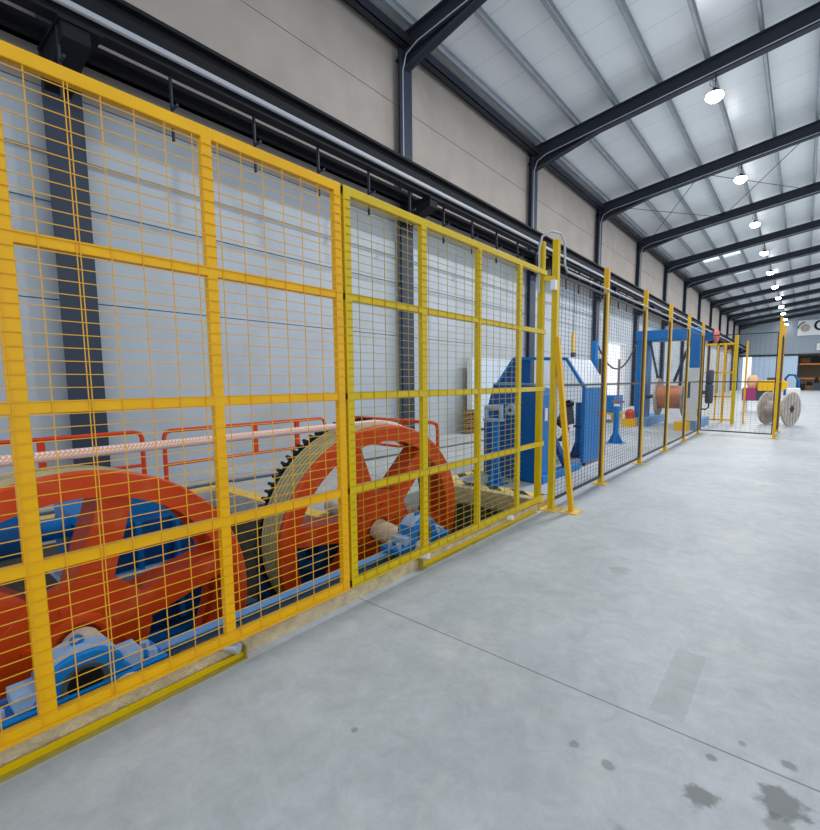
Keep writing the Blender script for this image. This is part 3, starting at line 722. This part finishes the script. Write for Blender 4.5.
m_ = MB(); m_.bar((0.42, 0.38, 0.62), (0.42, 0.92, 0.10), 0.08); m_.build('strut', 'blue_dark', t)
m_ = MB(); m_.box(-0.44, -0.38, 0.1, 0.5, 0, 1.1); m_.box(0.1, 0.3, 0.05, 0.3, 0.1, 1.1); m_.build('rear_frame', 'blue_dark', t)
m_ = MB(); m_.lathe([(-0.13, 0.03), (-0.13, 0.075), (0.0, 0.085), (0.0, 0.03)], 24, 'y', (0.06, -0.06, 1.0)); m_.build('bushing', 'bluewhite', t, True)
m_ = MB(); m_.cyl((0.06, -0.14, 1.0), (0.06, -0.06, 1.0), 0.045, 20); m_.build('bore', 'black', t)
t2 = thing('roller_stand', 'blue flared roller stand in front of the slab-sided machine', 'stand', (-1.13, 5.3, 0))
m_ = MB(); m_.box(-0.04, 0.04, -0.04, 0.04, 0, 0.86); m_.build('column', 'blue', t2)
m_ = MB(); m_.prism([(-0.12, -0.02, 0), (0.12, -0.02, 0), (0.045, -0.02, 0.28), (-0.045, -0.02, 0.28)], (0, 0.04, 0)); m_.prism([(-0.02, -0.12, 0), (-0.02, 0.12, 0), (-0.02, 0.045, 0.28), (-0.02, -0.045, 0.28)], (0.04, 0, 0)); m_.box(-0.13, 0.13, -0.12, 0.12, 0, 0.012); m_.build('foot', 'blue', t2)
m_ = MB(); m_.box(-0.17, 0.10, -0.06, 0.06, 0.86, 0.89); m_.cyl((-0.15, 0, 0.90), (-0.15, 0, 1.05), 0.03, 12); m_.cyl((0.08, 0, 0.90), (0.08, 0, 1.08), 0.03, 12); m_.build('roller_bracket', 'bluewhite', t2)
m_ = MB(); m_.cyl((-0.15, 0, 1.04), (0.08, 0, 1.04), 0.035, 14); m_.build('roller', 'galv', t2, True)

# hooded cabinet
t = thing('hooded_cabinet', 'blue cabinet with a pale checker-plate hood, behind the first fence posts', 'machine cabinet', (-0.66, 7.77, 0))
y0, y1 = -0.5, 0.55
m_ = MB(); m_.box(-0.06, 0, y0, y1, 0.05, 1.27); m_.build('body', 'blue', t, bevel=0.006)
m_ = MB()
for yy in (y0+0.1, y1-0.1): m_.box(-0.05, -0.01, yy-0.02, yy+0.02, 0, 0.05)
m_.build('feet', 'black', t)
prof = [(-0.02, 1.27), (-0.34, 1.75), (-1.32, 1.78), (-1.66, 1.32)]
for i, (a, b2) in enumerate(zip(prof, prof[1:])):
    m_ = MB(); m_.bar((a[0], y0+0.02, a[1]), (b2[0], y0+0.02, b2[1]), 0.05); m_.build('hood_frame', 'blue', t)
m_ = MB(); m_.prism([(-0.0, y0+0.05, 1.28), (-0.32, y0+0.05, 1.755), (-0.345, y0+0.05, 1.735), (-0.025, y0+0.05, 1.265)], (0, y1-y0-0.05, 0)); m_.build('hood_plate', 'checker', t)
m_ = MB(); m_.prism([(-0.34, y0+0.05, 1.75), (-1.32, y0+0.05, 1.78), (-1.32, y0+0.05, 1.80), (-0.34, y0+0.05, 1.77)], (0, y1-y0-0.05, 0)); m_.build('hood_top', 'pale', t)
m_ = MB(); m_.prism([(-1.02, y0+0.05, 1.78), (-1.33, y0+0.05, 1.78), (-1.66, y0+0.05, 1.33), (-1.66, y0+0.05, 0.02), (-1.02, y0+0.05, 0.02)], (0, 0.03, 0)); m_.build('hood_end', 'blue_dark', t)
m_ = MB(); m_.box(0.0, 0.008, 0.12, 0.34, 0.80, 0.86); m_.build('warning_label', 'red', t)
m_ = MB(); m_.box(0.0, 0.01, 0.28, 0.40, 1.02, 1.18); m_.build('control_plate', 'greydark', t)

# grey articulated arm on its stand
t = thing('roller_stand', 'blue flared stand carrying the black grip arm, left of the hooded cabinet', 'stand', (-1.1, 8.12, 0))
m_ = MB(); m_.cyl((0, 0, 0), (0, 0, 1.0), 0.055, 16); m_.build('column', 'blue', t, True)
m_ = MB(); m_.prism([(-0.15, -0.02, 0), (0.15, -0.02, 0), (0.05, -0.02, 0.28), (-0.05, -0.02, 0.28)], (0, 0.04, 0)); m_.prism([(-0.02, -0.15, 0), (-0.02, 0.15, 0), (-0.02, 0.05, 0.28), (-0.02, -0.05, 0.28)], (0.04, 0, 0)); m_.box(-0.16, 0.16, -0.15, 0.15, 0, 0.014); m_.build('foot', 'blue_dark', t)
m_ = MB(); m_.lathe([(0.55, 0.056), (0.55, 0.09), (0.58, 0.09), (0.58, 0.056)], 18, 'z'); m_.build('collar', 'black', t)
t = thing('grip_arm', 'dark grey grip arm with a black knob, leaning on the blue stand', 'arm', (-1.22, 7.95, 0.6))
m_ = MB(); m_.prism([(0.10, 0, 0.02), (0.05, 0, 0.36), (-0.02, 0, 0.38), (-0.22, 0, 0.12), (-0.24, 0, -0.02), (-0.05, 0, -0.02)], (0, 0.06, 0)); m_.build('arm_plate', 'grey', t, bevel=0.01)
m_ = MB(); m_.lathe([(-0.03, 0.02), (-0.03, 0.065), (0.09, 0.065), (0.09, 0.02)], 18, 'y', (0.0, 0, 0.38)); m_.build('knob', 'black', t, True)
m_ = MB(); m_.tube([(-0.22, 0.0, 0.05), (-0.12, 0, -0.03), (-0.02, 0, -0.05)], 0.05, 10); m_.build('clamp', 'black', t, True)
m_ = MB(); m_.tube([(-0.04, 0.03, -0.05), (-0.06, 0.03, -0.18), (-0.16, 0.03, -0.29), (-0.22, 0.03, -0.31)], [0.045, 0.045, 0.04, 0.02], 10); m_.build('jaw', 'greydark', t, True)

# thin-rod stand
t = thing('roller_stand', 'blue flared stand with a tall thin rod, right of the hooded cabinet', 'stand', (-1.15, 10.45, 0))
m_ = MB(); m_.cyl((0, 0, 0), (0, 0, 0.82), 0.06, 16); m_.build('column', 'blue', t, True)
m_ = MB(); m_.prism([(-0.17, -0.02, 0), (0.17, -0.02, 0), (0.06, -0.02, 0.22), (-0.06, -0.02, 0.22)], (0, 0.04, 0)); m_.prism([(-0.02, -0.17, 0), (-0.02, 0.17, 0), (-0.02, 0.06, 0.22), (-0.02, -0.06, 0.22)], (0.04, 0, 0)); m_.box(-0.18, 0.18, -0.17, 0.17, 0, 0.012); m_.build('foot', 'blue', t)
m_ = MB(); m_.cyl((0.02, 0, 0.80), (0.02, 0, 1.85), 0.026, 10); m_.build('rod', 'rod', t, True)
m_ = MB(); m_.bar((-0.1, 0, 0.92), (0.16, 0, 0.92), 0.05); m_.build('cross_bar', 'rod', t)
m_ = MB(); m_.lathe([(0.80, 0.05), (0.84, 0.075), (0.87, 0.05)], 14, 'z', closed=False); m_.build('cap', 'white', t)

# cable post with hose looping to the gantry
t = thing('cable_post', 'slim blue post holding the end of the black hanging hose', 'post', (-2.2, 11.9, 0))
m_ = MB(); m_.box(-0.05, 0.05, -0.1, 0.1, 0, 2.4); m_.build('upright', 'blue', t)
m_ = MB(); m_.box(-0.15, 0.15, -0.15, 0.15, 0, 0.02); m_.build('foot_plate', 'blue_dark', t)
m_ = MB(); m_.box(0.05, 0.2, 0.12, 0.3, 1.55, 1.95); m_.build('junction_box', 'greydark', t)
mb = MB(); pts = []
P0, P1 = Vector((-2.2, 11.95, 2.40)), Vector((-1.98, 14.9, 2.62))
for k in range(17):
    s = k/16; p = P0.lerp(P1, s); p.z -= 0.80*(1 - (2*s-1)**2) ; pts.append(tuple(p))
mb.tube(pts, 0.022, 8); tag(mb.build('hanging_hose', 'black', smooth=True), 'black hose sagging between the slim blue post and the blue gantry', 'hose')
# small blue box unit by the doorway
t = thing('tool_cabinet', 'small blue cabinet on a pale base in front of the bright doorway', 'cabinet', (-3.1, 15.9, 0))
m_ = MB(); m_.box(-0.3, 0.3, -0.5, 0.5, 0.32, 0.88); m_.build('body', 'blue', t, bevel=0.01)
m_ = MB(); m_.box(-0.35, 0.35, -0.6, 0.6, 0.24, 0.32); m_.box(-0.3, -0.24, -0.5, 0.5, 0, 0.24); m_.box(0.24, 0.3, -0.5, 0.5, 0, 0.24); m_.build('base', 'hazard_y', t)
# pendant on the runway
t = thing('pendant_control', 'yellow pendant control hanging on a cord from the crane runway', 'pendant', (-4.4, 15.8, 0))
m_ = MB(); m_.box(-0.05, 0.05, -0.07, 0.07, 2.35, 3.05); m_.build('handset', 'hazard_y', t, bevel=0.02)
m_ = MB(); m_.cyl((0, 0, 3.05), (0, 0, 5.2), 0.012, 6); m_.build('cord', 'black', t)
m_ = MB(); m_.box(-0.07, 0.07, -0.05, 0.12, 2.2, 2.36); m_.build('hook', 'greydark', t)

# pale cabinet and pallet by the wall
t = thing('wall_cabinet', 'large pale blue-white cabinet against the left wall behind the blue machine', 'cabinet', (-5.0, 11.55, 0))
m_ = MB(); m_.box(-0.04, 0.09, -1.35, 1.35, 0.06, 2.0); m_.build('body', 'cabinet', t, bevel=0.01)
for k in range(2):
    m_ = MB(); m_.box(0.09, 0.11, -1.33+1.34*k, -0.02+1.34*k, 0.1, 1.97); dd = m_.build('door', 'pale', t)
    m_ = MB(); m_.box(0.11, 0.13, -0.12+0.2*k, -0.08+0.2*k, 0.95, 1.15); m_.build('handle', 'greydark', dd)
m_ = MB(); m_.box(-0.04, 0.05, -1.3, 1.3, 0, 0.06); m_.build('plinth', 'greydark', t)
t = thing('wooden_pallet', 'brown slatted pallet stood on edge against the pale cabinet', 'pallet', (-4.82, 10.0, 0))
m_ = MB()
for k in range(3): m_.box(-0.05, 0.05, -0.22+0.18*k, -0.13+0.18*k, 0, 0.62)
m_.build('bearer', 'pallet', t)
for k in range(5):
    m_ = MB(); m_.box(0.05, 0.07, -0.25, 0.28, 0.03+0.125*k, 0.11+0.125*k); m_.build('slat', 'pallet', t)

# ------------------------------------------------------------------ blue gantry take-up with copper reel
t = thing('gantry_takeup', 'blue gantry stand straddling the copper-wound reel', 'machine', (-1.1, 14.9, 0))
m_ = MB(); m_.box(-0.86, -0.56, -0.15, 0.45, 0.25, 2.86); m_.build('left_pillar', 'blue_tarp', t, bevel=0.01)
m_ = MB(); m_.box(-1.05, -0.45, -0.3, 1.9, 0, 0.26); m_.build('left_base', 'blue_light', t, bevel=0.01)
m_ = MB(); m_.box(-1.08, -0.72, -0.62, -0.3, 0, 0.24); m_.build('bumper', 'yellow_m', t)
m_ = MB(); m_.box(0.60, 0.86, -0.18, 0.42, 0.25, 2.84); m_.build('right_pillar', 'blue_tarp', t, bevel=0.01)
m_ = MB(); m_.box(0.55, 0.92, -0.62, 1.6, 0, 0.26); m_.build('right_base', 'blue_light', t, bevel=0.01)
m_ = MB(); m_.box(0.43, 0.78, -0.95, -0.62, 0, 0.24); m_.build('bumper', 'yellow_m', t)
m_ = MB(); m_.box(-0.90, 0.87, -0.17, 0.40, 2.54, 2.86); m_.build('cross_beam', 'blue_tarp', t, bevel=0.03)
m_ = MB(); m_.box(0.84, 1.15, 0.0, 0.2, 2.50, 2.72); m_.build('drive_arm', 'blue_dark', t)
m_ = MB(); m_.lathe([(0.0, 0.07), (0.0, 0.17), (0.07, 0.19), (0.11, 0.12), (0.11, 0.07)], 20, 'x', (1.15, 0.1, 2.62)); m_.build('drive_cap', 'pinkred', t, True)
m_ = MB(); m_.lathe([(0.24, 0.13), (0.42, 0.14), (0.5, 0.09), (0.53, 0.03)], 18, 'z', (-0.9, -0.45, 0), closed=False); m_.build('motor', 'red', t, True)
m_ = MB(); m_.cyl((-0.62, 0.1, 0.9), (-0.25, 0.1, 0.9), 0.06, 14); m_.build('arbor', 'greydark', t, True)
m_ = MB(); m_.bar((0.62, -0.02, 2.6), (0.15, 0.2, 1.35), 0.06); m_.bar((-0.55, 0.1, 2.6), (-0.3, 0.2, 1.4), 0.06); m_.build('links', 'greydark', t)
t = thing('control_cabinet', 'light grey electrical cabinet in front of the right pillar of the gantry', 'cabinet', (-0.34, 14.42, 0))
m_ = MB(); m_.box(-0.19, 0.17, -0.17, 0.17, 0.26, 1.72); m_.build('body', 'cabinet', t, bevel=0.01)
m_ = MB(); m_.box(-0.15, -0.02, -0.185, -0.17, 0.9, 1.35); m_.build('screen', 'greydark', t)
m_ = MB(); m_.box(0.17, 0.18, -0.12, 0.12, 0.4, 0.6); m_.build('vent', 'greydark', t)
t = thing('drive_motor', 'tall dark grey upright motor on the side of the control cabinet', 'motor', (0.06, 14.55, 0))
m_ = MB(); m_.lathe([(0.75, 0.08), (0.80, 0.1), (1.25, 0.1), (1.28, 0.07), (1.32, 0.1), (1.62, 0.1), (1.66, 0.08)], 16, 'z', closed=False); m_.build('casing', 'greydark', t, True)
m_ = MB(); m_.box(-0.26, 0.0, -0.05, 0.05, 1.0, 1.1); m_.build('bracket', 'greydark', t)
m_ = MB(); m_.tube([(0, 0, 0.76), (0.0, 0, 0.64), (-0.07, 0, 0.58), (-0.22, 0, 0.6)], 0.02, 8); m_.build('cable', 'black', t, True)
def reel(name, label, loc, axis_len, R_, rd, mf, mw, rz, hub=True):
    t = thing(name, label, 'reel', loc, (0, 0, rz)); h = axis_len/2
    for s in (-1, 1):
        m_ = MB(); m_.lathe([(s*h-0.03, 0.05), (s*h-0.03, R_), (s*h+0.03, R_), (s*h+0.03, 0.05)], 48, 'x', (0, 0, R_)); f = m_.build('flange', mf, t, True)
        m_ = MB()
        for k in range(6):
            y = -R_*0.78 + k*R_*0.31; hw = math.sqrt(max(0.01, (R_*0.94)**2 - y*y)); m_.box(s*(h+0.03)-0.006, s*(h+0.03)+0.006, y-0.004, y+0.004, R_-hw, R_+hw)
        m_.build('plank_seam', 'greydark', f)
        m_ = MB()
        for k in range(6):
            a = 2*PI*k/6; m_.cyl((s*(h+0.03)-0.004, 0.3*R_*math.cos(a), R_+0.3*R_*math.sin(a)), (s*(h+0.03)+0.012, 0.3*R_*math.cos(a), R_+0.3*R_*math.sin(a)), 0.018, 8)
        m_.build('bolt_ring', 'greydark', f)
    m_ = MB(); m_.lathe([(-h+0.03, 0.06), (-h+0.03, rd), (h-0.03, rd), (h-0.03, 0.06)], 40, 'x', (0, 0, R_)); m_.build('winding', mw, t, True)
    m_ = MB(); m_.lathe([(-h-0.034, 0.03), (-h-0.034, 0.11), (h+0.034, 0.11), (h+0.034, 0.03)], 20, 'x', (0, 0, R_)); m_.build('bush', 'black', t, True)
    return t
reel('cable_reel', 'reel wound with copper wire, held inside the blue gantry', (-0.98, 15.0, 0.33), 0.72, 0.56, 0.34, 'wood', 'copper', 0.0)
reel('cable_reel', 'empty weathered wooden cable reel standing in the aisle past the fence corner', (1.55, 17.6, 0.0), 0.66, 0.51, 0.24, 'wood', 'wood', -0.44)

# yellow gate frame at the far end of the enclosure
t = thing('yellow_gate_frame', 'yellow gate frame standing beyond the gantry inside the fence', 'gate', (0.0, 17.1, 0))
m_ = MB(); m_.box(0.33, 0.43, -0.05, 0.05, 0, 2.8); m_.build('main_post', 'lemon', t)
m_ = MB(); m_.box(-0.02, 0.05, 0.6, 0.67, 0, 2.55); m_.build('post', 'postyellow', t)
m_ = MB(); m_.box(0.62, 0.67, 0.3, 0.35, 0, 2.6); m_.build('post', 'postyellow', t)
for z in (2.52, 1.62, 0.86, 0.12):
    m_ = MB(); m_.box(-0.6, 0.34, -0.03, 0.03, z-0.025, z+0.025); m_.build('rail', 'postyellow', t)
m_ = MB(); m_.box(-0.64, -0.59, -0.03, 0.03, 0.1, 2.55); m_.build('stile', 'postyellow', t)
m_ = MB(); m_.box(-0.13, -0.09, -0.03, 0.03, 0.1, 2.55); m_.build('stile', 'postyellow', t)
wire_mesh('mesh_panel', -0.6, 0.34, 0.12, 2.52, -0.02, 0.1, 0.05, 0.002, 'wire_y', t, along='x')

# yellow machine with magenta base beyond
t = thing('stranding_machine', 'yellow horizontal machine on a magenta base beyond the fence corner', 'machine', (0.88, 24.0, -0.0))
m_ = MB(); m_.prism([(-0.30, -0.4, 0.92), (0.55, -0.4, 0.92), (0.70, -0.4, 1.05), (0.70, -0.4, 1.28), (0.55, -0.4, 1.38), (-0.2, -0.4, 1.36), (-0.30, -0.4, 1.30)], (0, 0.8, 0)); m_.build('body', 'yellow_m', t, bevel=0.03)
m_ = MB(); m_.box(-0.0, 0.35, -0.3, 0.3, 1.37, 1.48); m_.build('top_box', 'greydark', t)
m_ = MB(); m_.box(-0.85, -0.35, -0.4, 0.4, 0.5, 1.05); m_.build('base_block', 'magenta', t, bevel=0.02)
m_ = MB(); m_.lathe([(1.05, 0.16), (1.2, 0.22), (1.45, 0.21), (1.58, 0.13)], 16, 'z', (-0.52, 0, 0), closed=False); m_.build('canister', 'peach', t, True)
m_ = MB(); m_.box(-0.35, 0.2, -0.3, 0.3, 0.5, 0.95); m_.build('plinth', 'greydark', t)
for xx in (-0.75, 0.5):
    m_ = MB(); m_.box(xx-0.06, xx+0.06, -0.3, 0.3, 0, 0.93 if xx > 0 else 0.5); m_.build('leg', 'white', t)
# dark blue frame further back
t = thing('blue_hoop_frame', 'dark blue hoop frame beyond the yellow machine near the far wall', 'frame', (1.55, 36.0, 0))
m_ = MB(); m_.tube([(-0.35, 0, 0), (-0.35, 0, 1.45), (-0.2, 0, 1.68), (0.1, 0, 1.66), (0.3, 0, 1.3), (0.34, 0, 0)], 0.07, 10); m_.build('hoop', 'blue_dark', t, True)
m_ = MB(); m_.box(-0.45, 0.45, -0.4, 0.4, 0, 0.4); m_.build('base', 'cabinet', t)
t = thing('packing_crate', 'pale wrapped crate on the floor just beyond the wooden reel', 'crate', (1.72, 30.0, 0))
m_ = MB(); m_.box(-0.3, 0.28, -0.5, 0.5, 0.12, 0.95); m_.build('body', 'white', t, bevel=0.05)
m_ = MB(); m_.box(-0.3, 0.28, -0.5, 0.5, 0, 0.12); m_.build('skid', 'wood', t)

# ------------------------------------------------------------------ far end
t = thing('company_sign', 'long white sign board high on the far end wall', 'sign', (3.6, Y1-0.1, 7.85))
m_ = MB(); m_.box(-2.5, 4.5, -0.05, 0.05, -0.95, 0.95); m_.build('board', 'white', t)
m_ = MB(); pa = [(-1.75 + r_*math.cos(math.radians(95+9*k)), -0.06, r_*math.sin(math.radians(95+9*k))) for r_, ks in ((0.78, range(0, 11)), (0.62, range(10, -1, -1))) for k in ks]
m_.prism(pa, (0, 0.009, 0)); m_.build('emblem_arc', 'greydark', t)
m_ = MB(); m_.lathe([(-0.06, 0.05), (-0.06, 0.5), (-0.051, 0.5), (-0.051, 0.05)], 36, 'y', (-1.75, 0, 0.0)); m_.build('emblem_disc', 'wood', t)
def text(body, size, loc, parent, name, m):
    cu = bpy.data.curves.new(name, 'FONT'); cu.body = body; cu.size = size; cu.extrude = 0.01; cu.offset = size*0.02
    o = bpy.data.objects.new(name, cu); COL.objects.link(o)
    dg = bpy.context.evaluated_depsgraph_get(); me = bpy.data.meshes.new_from_object(o.evaluated_get(dg)); bpy.data.objects.remove(o)
    me.materials.append(M[m]); o = bpy.data.objects.new(name, me); COL.objects.link(o); o.parent = parent
    o.location = loc; o.rotation_euler = (PI/2, 0, 0); return o
text('CU', 1.75, (-0.95, -0.065, -0.35), t, 'lettering', 'black')
t = thing('small_sign', 'small white sign on the far wall below the long sign board', 'sign', (3.75, Y1-0.1, 5.45))
m_ = MB(); m_.box(-0.62, 0.62, -0.04, 0.04, -0.42, 0.42); m_.build('board', 'white', t)
m_ = MB(); m_.box(-0.42, 0.42, -0.05, -0.04, -0.22, 0.22); m_.build('pictogram', 'cabinet', t)
# storage behind the opening
t = thing('pallet_rack', 'orange-beamed storage rack inside the dark opening of the far wall', 'rack', (4.6, Y1+2.0, 0))
for z in (3.35, 1.5):
    m_ = MB(); m_.box(-3.2, 3.2, -0.6, -0.5, z-0.09, z+0.09); m_.box(-3.2, 3.2, 0.5, 0.6, z-0.09, z+0.09); m_.build('shelf_beam', 'shelf_o', t)
for x in (-3.2, 0.0, 3.2):
    m_ = MB(); m_.box(x-0.06, x+0.06, -0.62, -0.5, 0, 4.3); m_.box(x-0.06, x+0.06, 0.5, 0.62, 0, 4.3); m_.build('upright', 'blue_dark', t)
for z in (3.35, 1.5):
    m_ = MB(); m_.box(-3.2, 3.2, -0.6, 0.6, z+0.09, z+0.12); m_.build('shelf', 'brown', t)
for i, (x, w, h, mt) in enumerate(((-2.5, 1.0, 0.65, 'brown'), (-1.2, 1.3, 0.7, 'dark'), (0.3, 1.4, 0.6, 'brown'))):
    mb = MB(); mb.box(x-w/2, x+w/2, -0.45, 0.45, 0, h); o = mb.build('storage_box', mt, bevel=0.03); o.location = (4.6, Y1+2.0, 3.47); tag(o, ['brown box on the upper rack shelf at its left end', 'black box on the upper rack shelf, second from its left end', 'brown box on the upper rack shelf near its middle'][i], 'box', 'boxes in the storage rack')
clut = [(1.9, 0.5, 1.5, 'dark', 'black machine part on the floor at the left side of the storage opening'), (2.7, 0.55, 1.1, 'brown', 'brown crate on the floor in the storage opening, right of the black part'),
        (3.4, 0.5, 1.7, 'greydark', 'dark grey upright unit on the floor in the middle of the storage opening'), (4.3, 0.6, 1.25, 'shelf_o', 'orange-brown crate on the floor at the right edge of the photo, far opening'),
        ]
for x, w, h, mt, lab in clut:
    t = thing('stored_unit', lab, 'stored goods', (x, Y1+0.75, 0), group='goods in the storage opening')
    m_ = MB(); m_.box(-w*0.7, w*0.7, -0.35, 0.35, 0, h*0.55); m_.build('body', mt, t, bevel=0.04)
    m_ = MB(); m_.lathe([(h*0.55, w*0.5), (h*0.8, w*0.45), (h, w*0.2)], 12, 'z', closed=False); m_.build('top', 'dark' if mt != 'dark' else 'greydark', t)
